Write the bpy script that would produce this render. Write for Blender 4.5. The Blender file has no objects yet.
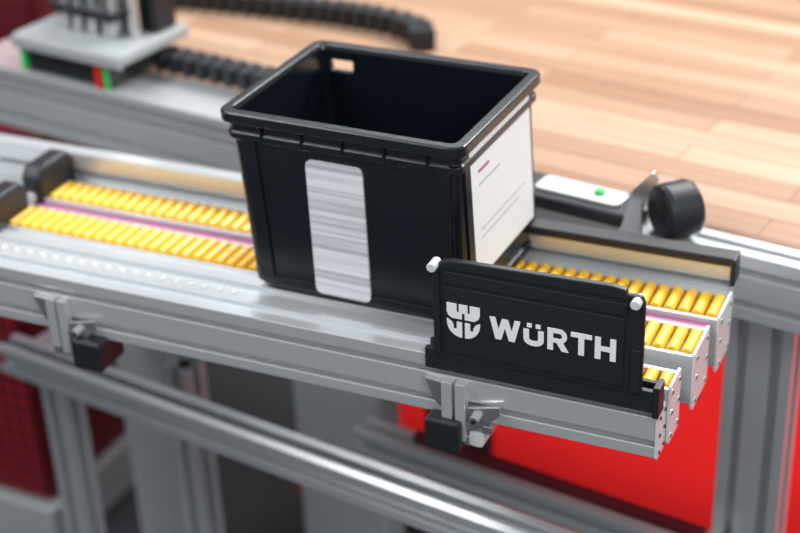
import bpy, bmesh, math, random
from mathutils import Matrix, Vector
random.seed(3)
COL=bpy.context.collection

# ---------------------------------------------------------------- materials
def mat(name,col,rough=.5,metal=0,bump=0,bscale=200,spec=.5,coat=0,var=0):
    m=bpy.data.materials.new(name);m.use_nodes=True;nt=m.node_tree
    b=nt.nodes['Principled BSDF'];b.inputs['Base Color'].default_value=(*col,1)
    b.inputs['Roughness'].default_value=rough;b.inputs['Metallic'].default_value=metal
    b.inputs['Specular IOR Level'].default_value=spec;b.inputs['Coat Weight'].default_value=coat
    tc=nt.nodes.new('ShaderNodeTexCoord')
    n=nt.nodes.new('ShaderNodeTexNoise');n.inputs['Scale'].default_value=bscale;n.inputs['Detail'].default_value=4
    nt.links.new(tc.outputs['Object'],n.inputs['Vector'])
    if bump:
        bp=nt.nodes.new('ShaderNodeBump');bp.inputs['Strength'].default_value=bump;bp.inputs['Distance'].default_value=.001
        nt.links.new(n.outputs['Fac'],bp.inputs['Height']);nt.links.new(bp.outputs['Normal'],b.inputs['Normal'])
    if var:
        r=nt.nodes.new('ShaderNodeValToRGB')
        r.color_ramp.elements[0].position=.3;r.color_ramp.elements[1].position=.7
        r.color_ramp.elements[0].color=(*[c*(1-var) for c in col],1);r.color_ramp.elements[1].color=(*[min(1,c*(1+var)) for c in col],1)
        nt.links.new(n.outputs['Fac'],r.inputs['Fac']);nt.links.new(r.outputs['Color'],b.inputs['Base Color'])
    return m
ALU=mat('anodised_aluminium',(.66,.68,.69),.27,.55,.04,300)
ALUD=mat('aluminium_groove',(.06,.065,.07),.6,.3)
STEEL=mat('steel',(.66,.67,.68),.2,.9)
PLATE=mat('end_plate_metal',(.76,.77,.76),.32,.25)
BLACK=mat('black_plastic',(.010,.012,.015),.40,0,.25,600)
CRATEM=mat('crate_plastic',(.004,.006,.010),.26,0,.15,250)
YEL=mat('yellow_roller',(.93,.52,.022),.36,0)
PINK=mat('magenta_strip',(.46,.13,.27),.5)
WHITE=mat('white_print',(.80,.81,.82),.5)
RED=mat('red_paint',(.62,.012,.016),.5,var=.1,bscale=3)
DRED=mat('dark_red',(.11,.004,.010),.5)
CARPET=mat('red_carpet',(.50,.009,.009),.95,0,.3,400,var=.08,spec=.1)
FLOORM=mat('grey_floor',(.022,.023,.027),.7,0,.2,60,var=.2)
GREY=mat('light_grey_panel',(.38,.40,.40),.5,0)
DARK=mat('dark_grey',(.010,.0105,.012),.5)
GREEN=mat('green_strip',(.02,.50,.1),.4)
WALLM=mat('wall_paint',(.4,.4,.4),.8)

def wood():
    m=bpy.data.materials.new('butcher_block_wood');m.use_nodes=True;nt=m.node_tree;L=nt.links
    b=nt.nodes['Principled BSDF'];b.inputs['Roughness'].default_value=.42;b.inputs['Specular IOR Level'].default_value=.4
    tc=nt.nodes.new('ShaderNodeTexCoord')
    br=nt.nodes.new('ShaderNodeTexBrick');br.offset=.37;br.squash=1
    br.inputs['Scale'].default_value=1;br.inputs['Brick Width'].default_value=.48;br.inputs['Row Height'].default_value=.052
    br.inputs['Mortar Size'].default_value=.0011;br.inputs['Mortar Smooth'].default_value=.3;br.inputs['Bias'].default_value=-.05
    br.inputs['Color1'].default_value=(.36,.195,.112,1);br.inputs['Color2'].default_value=(.60,.40,.27,1);br.inputs['Mortar'].default_value=(.20,.10,.055,1)
    L.new(tc.outputs['Object'],br.inputs['Vector'])
    mp=nt.nodes.new('ShaderNodeMapping');mp.inputs['Scale'].default_value=(3,60,3);L.new(tc.outputs['Object'],mp.inputs['Vector'])
    n=nt.nodes.new('ShaderNodeTexNoise');n.inputs['Scale'].default_value=1.2;n.inputs['Detail'].default_value=5;L.new(mp.outputs['Vector'],n.inputs['Vector'])
    mx=nt.nodes.new('ShaderNodeMix');mx.data_type='RGBA';mx.blend_type='MULTIPLY';mx.inputs[0].default_value=.5
    r=nt.nodes.new('ShaderNodeValToRGB');r.color_ramp.elements[0].position=.3;r.color_ramp.elements[0].color=(.62,.5,.42,1);r.color_ramp.elements[1].position=.65;r.color_ramp.elements[1].color=(1,1,1,1)
    L.new(n.outputs['Fac'],r.inputs['Fac']);L.new(br.outputs['Color'],mx.inputs[6]);L.new(r.outputs['Color'],mx.inputs[7])
    L.new(mx.outputs[2],b.inputs['Base Color']);return m
WOOD=wood()

def perf():
    m=bpy.data.materials.new('perforated_red');m.use_nodes=True;nt=m.node_tree;L=nt.links
    b=nt.nodes['Principled BSDF'];b.inputs['Roughness'].default_value=.5
    tc=nt.nodes.new('ShaderNodeTexCoord')
    v=nt.nodes.new('ShaderNodeTexVoronoi');v.inputs['Scale'].default_value=34;v.inputs['Randomness'].default_value=0
    L.new(tc.outputs['Object'],v.inputs['Vector'])
    r=nt.nodes.new('ShaderNodeValToRGB');r.color_ramp.elements[0].position=.36;r.color_ramp.elements[0].color=(.03,.001,.004,1);r.color_ramp.elements[1].position=.42;r.color_ramp.elements[1].color=(.30,.005,.018,1)
    L.new(v.outputs['Distance'],r.inputs['Fac']);L.new(r.outputs['Color'],b.inputs['Base Color']);return m
PERF=perf()

def labelmat():
    m=bpy.data.materials.new('barcode_label');m.use_nodes=True;nt=m.node_tree;L=nt.links
    b=nt.nodes['Principled BSDF'];b.inputs['Roughness'].default_value=.45
    tc=nt.nodes.new('ShaderNodeTexCoord');mp=nt.nodes.new('ShaderNodeMapping');mp.inputs['Scale'].default_value=(1,1,110)
    n=nt.nodes.new('ShaderNodeTexNoise');n.noise_dimensions='3D';n.inputs['Scale'].default_value=1.6;n.inputs['Detail'].default_value=1
    L.new(tc.outputs['Object'],mp.inputs['Vector']);L.new(mp.outputs['Vector'],n.inputs['Vector'])
    r=nt.nodes.new('ShaderNodeValToRGB');r.color_ramp.elements[0].position=.34;r.color_ramp.elements[0].color=(.42,.43,.45,1);r.color_ramp.elements[1].position=.6;r.color_ramp.elements[1].color=(.72,.73,.75,1)
    L.new(n.outputs['Fac'],r.inputs['Fac']);L.new(r.outputs['Color'],b.inputs['Base Color']);return m
LAB=labelmat()

# ---------------------------------------------------------------- helpers
def group(name,loc=(0,0,0),yaw=0):
    e=bpy.data.objects.new(name,None);COL.objects.link(e);e.empty_display_size=.05
    e.location=loc;e.rotation_euler=(0,0,yaw);return e
def finish(bm,name,m,parent=None,smooth=False,bevel=0,seg=2):
    bmesh.ops.recalc_face_normals(bm,faces=bm.faces)
    me=bpy.data.meshes.new(name);bm.to_mesh(me);bm.free();me.materials.append(m)
    o=bpy.data.objects.new(name,me);COL.objects.link(o)
    if smooth:
        for p in me.polygons:p.use_smooth=True
    if parent:o.parent=parent
    if bevel:
        b=o.modifiers.new('bevel','BEVEL');b.width=bevel;b.segments=seg;b.limit_method='ANGLE';b.angle_limit=math.radians(40)
    return o
def addbox(bm,x0,x1,y0,y1,z0,z1,M=None):
    vs=[bm.verts.new((x,y,z)) for x in(x0,x1) for y in(y0,y1) for z in(z0,z1)]
    for f in((0,1,3,2),(4,6,7,5),(0,4,5,1),(2,3,7,6),(0,2,6,4),(1,5,7,3)): bm.faces.new([vs[i] for i in f])
    if M: bmesh.ops.transform(bm,matrix=M,verts=vs)
def box(name,x0,x1,y0,y1,z0,z1,m,parent=None,bevel=.0008,M=None):
    bm=bmesh.new();addbox(bm,x0,x1,y0,y1,z0,z1,M);return finish(bm,name,m,parent,bevel=bevel)
def addcyl(bm,c,axis,r,h,n=20,r2=None):
    res=bmesh.ops.create_cone(bm,cap_ends=True,segments=n,radius1=r,radius2=r if r2 is None else r2,depth=h)
    q=Vector((0,0,1)).rotation_difference(Vector(axis).normalized())
    bmesh.ops.transform(bm,matrix=Matrix.Translation(c)@q.to_matrix().to_4x4(),verts=res['verts'])
def cyl(name,c,axis,r,h,m,parent=None,n=24,bevel=.0006,r2=None):
    bm=bmesh.new();addcyl(bm,c,axis,r,h,n,r2);return finish(bm,name,m,parent,bevel=bevel)
def prism(name,pts,axis,a0,a1,m,parent=None,bevel=0):
    """extrude 2D outline; axis 0: pts=(y,z), axis1: (x,z), axis2: (x,y)"""
    bm=bmesh.new()
    def v(p,a):
        l=list(p);l.insert(axis,a);return bm.verts.new(l)
    A=[v(p,a0) for p in pts];B=[v(p,a1) for p in pts];n=len(pts)
    bm.faces.new(A);bm.faces.new(B[::-1])
    for i in range(n): bm.faces.new((A[i],B[i],B[(i+1)%n],A[(i+1)%n]))
    return finish(bm,name,m,parent,bevel=bevel)
def slot_outline(w,h,fs=(),ts=(),bs=None,us=(),g=.008,d=.009):
    """closed outline w(Y) x h(Z) from 0,0; fs: front-slot z centres; bs back; ts: top-slot y centres; us underside"""
    if bs is None:bs=fs
    hg=g/2;lip=.0025;wd=g*.95
    P=[]
    def slot(cx,frm,dirn):
        return [frm(cx-dirn*hg,0),frm(cx-dirn*hg,lip),frm(cx-dirn*wd,lip),frm(cx-dirn*wd,d),frm(cx+dirn*wd,d),frm(cx+dirn*wd,lip),frm(cx+dirn*hg,lip),frm(cx+dirn*hg,0)]
    P.append((0,0))
    for y in sorted(us): P+=slot(y,lambda t,dd:(t,dd),1)
    P.append((w,0))
    for z in sorted(bs): P+=slot(z,lambda t,dd:(w-dd,t),1)
    P.append((w,h))
    for y in sorted(ts,reverse=True): P+=slot(y,lambda t,dd:(t,h-dd),-1)
    P.append((0,h))
    for z in sorted(fs,reverse=True): P+=slot(z,lambda t,dd:(dd,t),-1)
    return P
def shift(P,a,b): return [(p[0]+a,p[1]+b) for p in P]
def rrect(x0,x1,y0,y1,r,n=5):
    out=[]
    for cx,cy,a in((x1-r,y1-r,0),(x0+r,y1-r,90),(x0+r,y0+r,180),(x1-r,y0+r,270)):
        for i in range(n+1):
            t=math.radians(a+90*i/n);out.append((cx+r*math.cos(t),cy+r*math.sin(t)))
    return out
def screws(name,pts,axis,r,h,m,parent):
    bm=bmesh.new()
    for p in pts: addcyl(bm,p,axis,r,h,14)
    return finish(bm,name,m,parent)

# ================================================================ CONVEYOR
YAW=math.radians(1.7)
cv=group('roller_conveyor',(0,0,0),YAW)
XL=-1.25
prism('front_rail',shift(slot_outline(.03,.075,fs=(.018,.055),us=(.015,),ts=()),0,.925),0,XL,0,ALU,cv,.0008)
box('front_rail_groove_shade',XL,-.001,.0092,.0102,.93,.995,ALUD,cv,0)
box('rail_top_lip',XL,-.26,.022,.030,.998,1.004,ALU,cv)
box('rail_cover',XL,-.262,.030,.100,.984,.989,ALU,cv)
box('rail_cover_step',XL,-.262,.078,.100,.988,.994,ALU,cv)
screws('cover_bolts',[(x,.060,.9892) for x in [-1.2+.020*i for i in range(34)]],(0,0,1),.0035,.003,PLATE,cv)
box('holder_track',-.262,0.002,-.003,.004,.984,1.010,BLACK,cv)
box('holder_track_back',-.262,0.002,.012,.018,.995,1.012,BLACK,cv)
box('holder_track_end',-.004,0.003,-.004,.018,.978,1.016,BLACK,cv)

def lane(i,y0,y1,ztop,x0,x1):
    z0=ztop-.066
    box(f'lane_{i}_side_front',x0,x1,y0,y0+.006,z0,z0+.062,ALU,cv)
    box(f'lane_{i}_side_rear',x0,x1,y1-.006,y1,z0,z0+.062,ALU,cv)
    box(f'lane_{i}_bed',x0,x1,y0+.006,y1-.006,z0,ztop-.016,PLATE,cv)
    bm=bmesh.new();bp=bmesh.new();x=x1-.009
    while x>x0+.01:
        addcyl(bm,(x,(y0+y1)/2,ztop-.0068),(0,1,0),.0068,y1-y0-.016,16)
        addcyl(bp,(x,(y0+y1)/2,ztop-.0068),(0,1,0),.0018,y1-y0-.010,8)
        x-=.0165
    o=finish(bm,f'lane_{i}_rollers',YEL,cv,smooth=False,bevel=.0012)
    finish(bp,f'lane_{i}_pins',STEEL,cv)
    prism(f'lane_{i}_end_plate',rrect(y0-.001,y1+.001,z0-.008,ztop+.001,.004),0,x1,x1+.003,PLATE,cv,.0004)
    w=y1-y0
    pts=[(x1+.0035,y0+a*w,z0+b) for a in(.16,.84) for b in(.0,.030,.056)]
    screws(f'lane_{i}_end_screws',pts,(1,0,0),.0016,.002,ALUD,cv)
    screws(f'lane_{i}_end_screw_heads',[(p[0]-.0006,p[1],p[2]) for p in pts],(1,0,0),.0034,.0016,STEEL,cv)
lane(1,.031,.072,.998,-.26,.004)
lane(2,.100,.165,1.000,-.915,.012)
lane(3,.185,.248,1.000,-.915,.018)
box('magenta_belt',-.915,.010,.1655,.1845,.982,.990,PINK,cv)
box('magenta_belt_edge',-.915,.010,.1655,.1675,.990,.993,STEEL,cv)
box('gap_bed',-.915,.0,.073,.099,.93,.955,DARK,cv)
box('tail_bed',XL,-.916,.10,.26,.94,.975,ALU,cv)
prism('front_rail_end_plate',rrect(-.001,.031,.923,.982,.004),0,0,.003,PLATE,cv,.0004)
screws('front_rail_end_screws',[(.0035,a,b) for a in(.006,.024) for b in(.930,.952,.974)],(1,0,0),.0022,.002,ALUD,cv)
prism('rear_guide',shift(slot_outline(.02,.085,fs=(.062,),bs=(.04,)),.262,.94),0,XL+.2,.016,ALU,cv,.0006)
box('rear_guide_rubber',-.30,.018,.259,.285,1.025,1.036,BLACK,cv,.002)
box('rear_guide_rubber_end',.014,.020,.258,.286,1.000,1.036,BLACK,cv,.002)
box('rear_guide_cap',XL+.2,-.30,.262,.284,1.025,1.031,ALU,cv,.001)
box('rear_guide_tread',-.91,.012,.249,.262,.984,.990,ALU,cv)
for k,(ya,yb) in enumerate(((.078,.155),(.180,.262))):
    prism(f'end_stop_{k+1}',[(ya,.975),(yb,.975),(yb,1.026),(yb-.01,1.040),(ya+.014,1.040),(ya,1.026)],0,-.936,-.904,BLACK,cv,.006)
    cyl(f'end_stop_cap_{k+1}',(-.921,ya-.002,.998),(0,1,0),.008,.010,PLATE,cv)
cyl('adjuster_screw',(-.002,.185,.915),(0,0,1),.0035,.04,DARK,cv)
cyl('adjuster_knob',(-.002,.185,.893),(0,0,1),.0065,.014,BLACK,cv)

def clamp(i,x,dz=0,side=-1):
    def s(P): return [(p[0],p[1]+dz) for p in P]
    prism(f'clamp_{i}_hook',s([(x-.040,.952),(x-.020,.950),(x-.020,.915),(x-.030,.925)]),1,-.006,-.001,STEEL,cv,.0006)
    prism(f'clamp_{i}_post_front',s(rrect(x-.018,x-.006,.886,.955,.002)),1,-.012,.0,ALU,cv,.0006)
    prism(f'clamp_{i}_post_rear',s(rrect(x-.002,x+.010,.880,.955,.002)),1,-.012,.0,ALU,cv,.0006)
    box(f'clamp_{i}_saddle',x-.020,x+.040,-.008,.03,.914,.9245,STEEL,cv,.001)
    prism(f'clamp_{i}_cheek',s([(x+.012,.925),(x+.050,.934),(x+.050,.922),(x+.024,.898),(x+.012,.893)]),1,-.009,-.005,STEEL,cv,.0008)
    box(f'clamp_{i}_lower_plate',x-.018,x+.014,-.010,.02,.875+dz,.888+dz,STEEL,cv,.001)
    prism(f'clamp_{i}_lug',s(rrect(x+.013,x+.030,.874,.902,.005)),1,-.008,.014,PLATE,cv,.001)
    cyl(f'clamp_{i}_bolt',(x+.022,-.012,.914+dz),(0,1,0),.006,.010,STEEL,cv)
    cyl(f'clamp_{i}_bolt_socket',(x+.022,-.0175,.914+dz),(0,1,0),.003,.002,DARK,cv)
    b=x-.014 if side<0 else x+.040
    prism(f'clamp_{i}_block',s(rrect(b-.022,b+.020,.868,.908,.004)),1,-.022,.03,BLACK,cv,.003)
clamp(1,-.222,.020,-1)
clamp(2,-.750,.020,1)

# ================================================================ SIGN
sg=group('sign_plate',(0,0,0),YAW)
yF=-.0045
prism('plate_body',[(-.250,1.004),(-.016,1.004),(-.016,1.114),(-.020,1.122),(-.242,1.120),(-.250,1.114)],1,yF,yF+.007,BLACK,sg,.0015)
prism('plate_top_ridge',[(-.238,1.115),(-.034,1.117),(-.036,1.128),(-.050,1.130),(-.226,1.126),(-.238,1.124)],1,yF-.002,yF+.006,BLACK,sg,.0012)
prism('plate_panel',rrect(-.236,-.036,1.012,1.094,.003),1,yF-.0018,yF+.001,BLACK,sg,.0008)
prism('plate_top_band',rrect(-.238,-.034,1.098,1.112,.002),1,yF-.0022,yF+.001,BLACK,sg,.0008)
box('plate_rib_side',-.248,-.241,yF-.002,yF,1.008,1.110,BLACK,sg)
box('plate_rib_outer',-.028,-.018,yF-.003,yF,1.008,1.060,BLACK,sg,.001)
for k,(x,z) in enumerate(((-.247,1.117),(-.024,1.116))):
    cyl(f'plate_peg_{k+1}',(x,yF,z),(0,1,0),.0055,.018,PLATE,sg,bevel=.0012)
yl=yF-.0024
bmL=bmesh.new();qi=0
def quad(pts):
    global qi
    qi+=1;y=yl-.00002*qi
    a=sum(pts[i][0]*pts[(i+1)%len(pts)][1]-pts[(i+1)%len(pts)][0]*pts[i][1] for i in range(len(pts)))
    if a<0: pts=pts[::-1]
    A=[bmL.verts.new((p[0],y,p[1])) for p in pts];B=[bmL.verts.new((p[0],yl+.0012,p[1])) for p in pts];n=len(pts)
    bmL.faces.new(A);bmL.faces.new(B[::-1])
    for i in range(n): bmL.faces.new((A[i],B[i],B[(i+1)%n],A[(i+1)%n]))
X0,Z0,HH=-.1835,1.041,.0265
XS=.0273
cur=0
def T(p): return (X0+(cur+p[0])*XS,Z0+p[1]*HH)
def Q(*pts): quad([T(p) for p in pts])
def strip(pts,w):
    L=[];Rr=[]
    for i,p in enumerate(pts):
        a=pts[max(0,i-1)];b=pts[min(len(pts)-1,i+1)]
        d=Vector((b[0]-a[0],b[1]-a[1])).normalized();nx=Vector((-d.y,d.x))*w/2
        L.append((p[0]+nx.x,p[1]+nx.y));Rr.append((p[0]-nx.x,p[1]-nx.y))
    Q(*(L+Rr[::-1]))
s=.23
def slant(xt,xb): Q((xt,1),(xt+s*1.05,1),(xb+s*1.05,0),(xb,0))
slant(0,.24);slant(.52,.24);slant(.52,.80);slant(1.04,.80)
cur+=1.40
Q((0,.74),(s,.74),(s,.28),(0,.28));Q((.60,.74),(.60+s,.74),(.60+s,.28),(.60,.28))
strip([(.415+ .30*math.cos(math.radians(a)),.30+.185*math.sin(math.radians(a))) for a in range(180,361,15)],s)
Q((.14,1.02),(.34,1.02),(.34,.84),(.14,.84));Q((.50,1.02),(.70,1.02),(.70,.84),(.50,.84))
cur+=.98
Q((0,0),(0,1),(s,1),(s,0));Q((s,1),(.52,1),(.52,.80),(s,.80));Q((s,.56),(.52,.56),(.52,.36),(s,.36))
strip([(.50+.19*math.cos(math.radians(a)),.68+.22*math.sin(math.radians(a))) for a in range(90,-91,-15)],.20)
Q((.34,.40),(.60,.42),(.86,0),(.59,0))
cur+=.94
Q((0,1),(.84,1),(.84,.79),(0,.79));Q((.42-s/2,.79),(.42+s/2,.79),(.42+s/2,0),(.42-s/2,0))
cur+=.96
Q((0,0),(0,1),(s,1),(s,0));Q((.60,0),(.60,1),(.60+s,1),(.60+s,0));Q((s,.60),(.60,.60),(.60,.39),(s,.39))
finish(bmL,'letters',WHITE,sg)
# emblem: three-pronged upper mark above a split half-round shield
bmL=bmesh.new();cur=0;X0,Z0,HH=-.2325,1.034,.041;XS=.038
Q((0,1),(.30,1),(.30,.74),(0,.74));Q((.37,1),(.63,1),(.63,.74),(.37,.74));Q((.70,1),(1,1),(1,.74),(.70,.74))
Q((.0,.76),(.455,.76),(.455,.56),(.16,.56),(.04,.64));Q((.545,.76),(1,.76),(.96,.64),(.84,.56),(.545,.56))
for sgn in(-1,1):
    c=.5
    pts=[(c+sgn*.045,.0)]
    for a in range(8,91,8): pts.append((c+sgn*(.045+.455*math.sin(math.radians(a))),.44-.44*math.cos(math.radians(a))))
    pts+=[(c+sgn*.5,.52),(c+sgn*.36,.44),(c+sgn*.30,.34),(c+sgn*.30,.24),(c+sgn*.20,.24),(c+sgn*.20,.46),(c+sgn*.045,.46)]
    Q(*pts)
finish(bmL,'emblem',WHITE,sg)

# ================================================================ CRATE
cr=group('storage_crate')
def ring(bm,x0,x1,y0,y1,z,r,n=5): return [bm.verts.new((p[0],p[1],z)) for p in rrect(x0,x1,y0,y1,r,n)]
def loft(bm,rings,cap0=True,cap1=True):
    for A,B in zip(rings,rings[1:]):
        n=len(A)
        for i in range(n): bm.faces.new((A[i],A[(i+1)%n],B[(i+1)%n],B[i]))
    if cap0: bm.faces.new(rings[0][::-1])
    if cap1: bm.faces.new(rings[-1])
tx0,tx1,ty0,ty1=-.540,-.252,.065,.292
bx0,bx1,by0,by1=-.520,-.242,.060,.280
zb,zt=1.001,1.222
def body(z):
    t=(z-zb)/(zt-zb);return (bx0+(tx0-bx0)*t,bx1+(tx1-bx1)*t,by0+(ty0-by0)*t,by1+(ty1-by1)*t)
def R(bm,z,o,r=.012):
    a=body(z);return ring(bm,a[0]-o,a[1]+o,a[2]-o,a[3]+o,z,r)
bm=bmesh.new()
loft(bm,[R(bm,zb,-.004,.010),R(bm,zb+.004,0),R(bm,1.186,0),R(bm,1.188,.0045),R(bm,1.196,.0045),R(bm,1.197,.002),R(bm,1.208,.002),R(bm,1.209,.0095,.016),R(bm,zt-.002,.0095,.016),R(bm,zt,.008,.015),
  R(bm,zt,-.003,.009),R(bm,zt-.006,-.005,.008),R(bm,zb+.008,-.005,.008)])
crate=finish(bm,'shell',CRATEM,cr)
def cut(x0,x1,y0,y1,z0,z1):
    bm=bmesh.new();addbox(bm,x0,x1,y0,y1,z0,z1);c=finish(bm,'c',BLACK)
    m=crate.modifiers.new('b','BOOLEAN');m.object=c;m.operation='DIFFERENCE';m.solver='EXACT'
    bpy.context.view_layer.objects.active=crate;crate.select_set(True)
    bpy.context.view_layer.update();bpy.ops.object.modifier_apply(modifier='b');bpy.data.objects.remove(c,do_unlink=True)
cut(-.523,-.492,.25,.33,1.188,1.203)
b=crate.modifiers.new('bevel','BEVEL');b.width=.0012;b.segments=2;b.limit_method='ANGLE';b.angle_limit=math.radians(50)
def wallpatch(name,face,a0,a1,z0,z1,th,m,off=0,bevel=.0006,skew=0):
    bm=bmesh.new();v=[]
    for z in(z0,z1):
        bb=body(z)
        for a in(a0,a1):
            a=a-skew*(z-z0)
            for o in(-.001 if off==0 else off,th):
                if face=='F': v.append(bm.verts.new((a,bb[2]-o,z)))
                elif face=='R': v.append(bm.verts.new((bb[1]+o,a,z)))
    for f in((0,1,3,2),(4,6,7,5),(0,4,5,1),(2,3,7,6),(0,2,6,4),(1,5,7,3)): bm.faces.new([v[i] for i in f])
    return finish(bm,name,m,cr,bevel=bevel)
wallpatch('front_corner_post_1','F',-.508,-.490,1.01,1.187,.003,CRATEM,skew=.08)
wallpatch('front_corner_post_2','F',-.276,-.259,1.01,1.187,.003,CRATEM)
wallpatch('front_base_band','F',-.505,-.258,1.004,1.016,.0025,CRATEM)
wallpatch('side_base_band','R',.078,.268,1.004,1.016,.0025,CRATEM)
wallpatch('side_corner_post_1','R',.076,.092,1.01,1.187,.003,CRATEM)
wallpatch('side_corner_post_2','R',.258,.272,1.01,1.187,.003,CRATEM)
for k in range(5):
    xk=-.515+.052*k+.02
    box(f'rim_rib_{k+1}',xk,xk+.002,.0585,.067,1.188,1.210,CRATEM,cr,.0004)
def front_label():
    bm=bmesh.new();A=[];B=[]
    for (x,z) in rrect(-.434,-.362,1.006,1.176,.008):
        bb=body(z);x=x-.03*(z-1.008)
        A.append(bm.verts.new((x,bb[2]-.0030,z)));B.append(bm.verts.new((x,bb[2]+.0005,z)))
    n=len(A);bm.faces.new(A);bm.faces.new(B[::-1])
    for i in range(n): bm.faces.new((A[i],B[i],B[(i+1)%n],A[(i+1)%n]))
    return finish(bm,'front_label',LAB,cr)
front_label()
wallpatch('side_label','R',.090,.266,1.043,1.203,.0032,WHITE)
for k,(a0,a1,z,h) in enumerate(((.11,.14,1.17,.004),(.11,.17,1.155,.002),(.11,.24,1.10,.0015),(.11,.22,1.09,.0015))):
    wallpatch(f'side_label_print_{k+1}','R',a0,a1,z,z+h,.0036,PINK if k==0 else GREY,off=.003,bevel=0)

# ================================================================ WORK TABLE
TY=math.atan(-.127)
tb=group('work_table',(0,.337,0),TY)
prism('frame_front_beam',shift(slot_outline(.045,.09,fs=(.022,.067),ts=(.0225,),us=(.0225,),g=.010,d=.012),0,.912),0,-1.45,.75,ALU,tb,.001)
box('top_board',-1.30,.075,.046,1.15,.972,1.004,WOOD,tb,.003)
prism('frame_left_beam',shift(slot_outline(.045,.045,fs=(.0225,),g=.01,d=.012),-1.30,.926),1,.046,1.1,ALU,tb,.001)
prism('frame_right_beam',shift(slot_outline(.045,.045,fs=(.0225,),g=.01,d=.012),0.0,.926),1,.046,1.1,ALU,tb,.001)
prism('frame_rear_beam',shift(slot_outline(.045,.045,fs=(.0225,),g=.01,d=.012),1.08,.925),0,-1.3,.05,ALU,tb,.001)
def leg(name,x,y,w=.045,d=.045,z1=.912,z0=.0,par=tb,m=ALU):
    sl=[.0225] if w<.06 else [.0225,w-.0225]
    P=slot_outline(w,d,fs=(d/2,),us=sl,ts=sl,g=.014,d=.016)
    prism(name,shift(P,x,y),2,z0,z1,m,par,.001)
leg('leg_1',-.028,.046,.09,.045,z1=.925)
leg('leg_2',.02,1.05)
leg('leg_3',-1.3,1.05)
leg('leg_4',-1.02,-.239,z1=.66)
leg('leg_5',-.84,-.15,z1=.66)
prism('lower_cross_beam',shift(slot_outline(.045,.045,fs=(.0225,),ts=(.0225,),g=.015,d=.016),-.285,.660),0,-1.05,.12,ALU,tb,.001)
box('lower_beam_return_1',-1.02,-.98,-.239,.0,.66,.70,ALU,tb,.001)
prism('lower_beam_accent',[(-.06,.60),(-.045,.60),(-.045,.615),(-.06,.615)],0,-.45,.0,DRED,tb,.001)
prism('foot_beam',shift(slot_outline(.045,.045,fs=(.0225,),ts=(.0225,),g=.012,d=.012),.0,.49),0,-.60,.0,ALU,tb,.001)
prism('panel_1',rrect(-1.07,-.93,-.03,.01,.008),2,.0,.88,GREY,tb,.001)
prism('panel_2',rrect(-.79,-.61,.09,.15,.01),2,.0,.88,GREY,tb,.001)
prism('panel_3',rrect(-.95,-.74,.30,.33,.008),2,.0,.88,DARK,tb,.001)
prism('panel_4',rrect(-.60,-.48,.20,.23,.008),2,.0,.88,DARK,tb,.001)

# ================================================================ MACHINE upper-left
mc=group('linear_actuator_unit',(-1.085,.520,1.003),TY)
box('base_rail',-.24,.34,-.05,.05,.000,.016,ALU,mc,.002)
box('carriage_body',-.10,.075,-.04,.10,.016,.062,BLACK,mc,.004)
box('carriage_top',-.115,.115,-.05,.11,.062,.080,GREY,mc,.004)
box('carriage_lip',-.115,.115,-.054,-.049,.058,.076,ALU,mc,.002)
box('green_marker',-.105,-.095,-.048,-.040,.020,.058,GREEN,mc,.001)
box('red_marker',.052,.064,-.048,-.040,.016,.058,RED,mc,.001)
box('green_light',.068,.076,-.046,-.040,.016,.058,GREEN,mc,.001)
for k,(x,w,h) in enumerate(((-.060,.020,.13),(-.030,.018,.16),(.0,.020,.2),(.034,.024,.2))):
    box(f'post_{k+1}',x,x+w,.0,.03,.080,.080+h,STEEL,mc,.003)
box('post_crossbar',-.075,.065,-.004,.034,.110,.122,DARK,mc,.002)
cyl('post_rod',(.075,.03,.13),(0,0,1),.010,.10,STEEL,mc)
box('motor_block',-.10,.10,.05,.10,.080,.15,BLACK,mc,.005)

def chain(name,pts,w,h):
    g=group(name)
    bm=bmesh.new();bm2=bmesh.new()
    for a,b in zip(pts,pts[1:]):
        A=Vector(a);B=Vector(b);d=B-A;n=max(1,round(d.length/.028));st=d/n
        q=d.to_track_quat('X','Z').to_matrix().to_4x4()
        for i in range(n):
            M=Matrix.Translation(A+st*(i+.5))@q
            addbox(bm,-.009,.009,-w/2,w/2,-h/2,h/2,M);addbox(bm2,-.015,.015,-w/2+.006,w/2-.006,-h/2+.006,h/2-.006,M)
    finish(bm,'links',BLACK,g,bevel=.002);finish(bm2,'link_cores',DARK,g)
    return g
arc=[(-1.25,.865,1.022),(-1.08,.885,1.022),(-.86,.896,1.022),(-.76,.89,1.022),(-.70,.875,1.022),(-.66,.845,1.022),(-.645,.81,1.022)]
chain('cable_drag_chain',arc,.042,.034)
chain('cable_drag_chain',[(-.99,.575,1.038),(-.72,.54,1.038)],.045,.030)

# ================================================================ devices on right of the table
sc=group('scanner_unit',(-.232,.385,1.004),TY)
prism('body',[(-.11,-.035),(.085,-.035),(.105,.0),(.095,.035),(-.10,.035),(-.12,.01)],2,.001,.020,BLACK,sc,.006)
prism('top_plate',rrect(-.05,.070,-.018,.022,.008),2,.020,.024,PLATE,sc,.001)
cyl('green_button',(.035,.004,.026),(0,0,1),.007,.004,GREEN,sc)
cyl('cable_boss',(-.08,.0,.026),(0,0,1),.014,.012,BLACK,sc)
hd=group('guide_wheel_bracket',(-.124,.346,1.004),TY)
prism('bracket_plate',[(-.03,.0),(.0,.0),(.000,.045),(.020,.082),(.012,.090),(-.014,.060),(-.024,.02)],1,-.012,-.006,STEEL,hd,.001)
box('bracket_foot',-.030,.04,-.014,.03,.0,.005,STEEL,hd,.001)
cyl('wheel',(.036,.010,.036),(.75,1,0),.036,.048,BLACK,hd,n=40,bevel=.008)
cyl('wheel_hub',(.036,.010,.036),(.75,1,0),.012,.052,DARK,hd)

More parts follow.
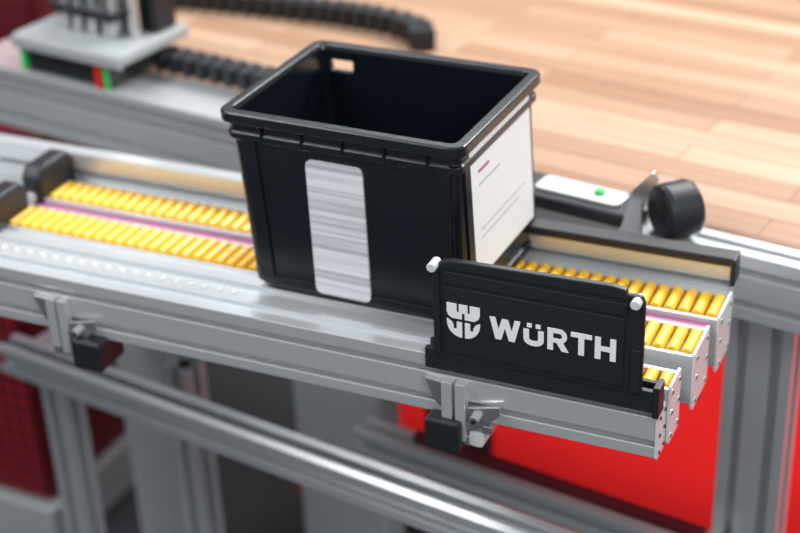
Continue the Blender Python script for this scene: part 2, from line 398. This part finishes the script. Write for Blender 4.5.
# ================================================================ room
box('floor',-5,4,-3,6,-.02,0,FLOORM,None,0)
box('wall_back',-5,4,6,6.1,0,3.2,WALLM,None,0)
box('wall_left',-5.1,-5,-3,6,0,3.2,DRED,None,0)
rg=group('red_carpet')
box('pile',-.98,3.0,.85,3.2,.0,.003,CARPET,rg,.001)
pg=group('perforated_cabinet',(0,0,0))
box('perforated_front',-2.3,-1.32,.50,.515,.12,.80,PERF,pg,.002)
box('cabinet_body',-2.3,-1.32,.516,.80,.0,.82,DRED,pg,.004)
box('cabinet_plinth',-2.32,-1.30,.48,.80,.0,.11,GREY,pg,.004)
tc_=group('tool_cabinet',(0,0,0))
box('cabinet_shell',-2.5,-1.50,.92,1.4,.06,1.30,DRED,tc_,.004)
for k in range(4): box(f'drawer_{k+1}',-2.46,-1.53,.910,.922,.12+.29*k,.38+.29*k,RED if k%2==1 else DRED,tc_,.003)
box('cabinet_base',-2.48,-1.52,.94,1.38,.0,.06,DARK,tc_,.002)

# ================================================================ lights
w=bpy.data.worlds.new('world');bpy.context.scene.world=w;w.use_nodes=True
w.node_tree.nodes['Background'].inputs[0].default_value=(.88,.94,1,1);w.node_tree.nodes['Background'].inputs[1].default_value=.62
def area(name,loc,target,size,e,col=(1,1,1)):
    l=bpy.data.lights.new(name,'AREA');l.shape='RECTANGLE';l.size=size[0];l.size_y=size[1];l.energy=e;l.color=col
    o=bpy.data.objects.new(name,l);COL.objects.link(o);o.location=loc
    o.rotation_euler=(Vector(target)-Vector(loc)).to_track_quat('-Z','Y').to_euler()
area('ceiling_light_1',(.5,2.5,3.0),(-.1,.4,1),(1.6,.7),115,(1,.99,.97))
area('ceiling_light_2',(-1.8,-.8,3.1),(-.3,.2,1),(1.2,.8),48,(.95,.97,1))
area('ceiling_light_3',(1.6,-1.2,2.8),(-.1,.1,1),(.8,.8),32,(1,1,1))
area('added_strip_light',(-1.2,2.4,3.1),(-.6,.2,1),(1.2,.4),30,(.97,.98,1))  # unseen overhead strip, added to give the aluminium stronger highlights

# ================================================================ camera
Rv=Vector((.9010,.4324,-.0381));Dn=Vector((.1792,-.4508,-.8747));Fv=Vector((-.3951,.7809,-.4833));C=Vector((.3659,-1.3026,1.9053))
cd=bpy.data.cameras.new('camera');co=bpy.data.objects.new('camera',cd);COL.objects.link(co)
co.matrix_world=Matrix(((Rv[0],-Dn[0],-Fv[0],C[0]),(Rv[1],-Dn[1],-Fv[1],C[1]),(Rv[2],-Dn[2],-Fv[2],C[2]),(0,0,0,1)))
cd.lens=69.07;cd.clip_start=.05;cd.dof.use_dof=True;cd.dof.focus_distance=1.61;cd.dof.aperture_fstop=2.5
bpy.context.scene.camera=co
bpy.context.scene.view_settings.view_transform='Standard'
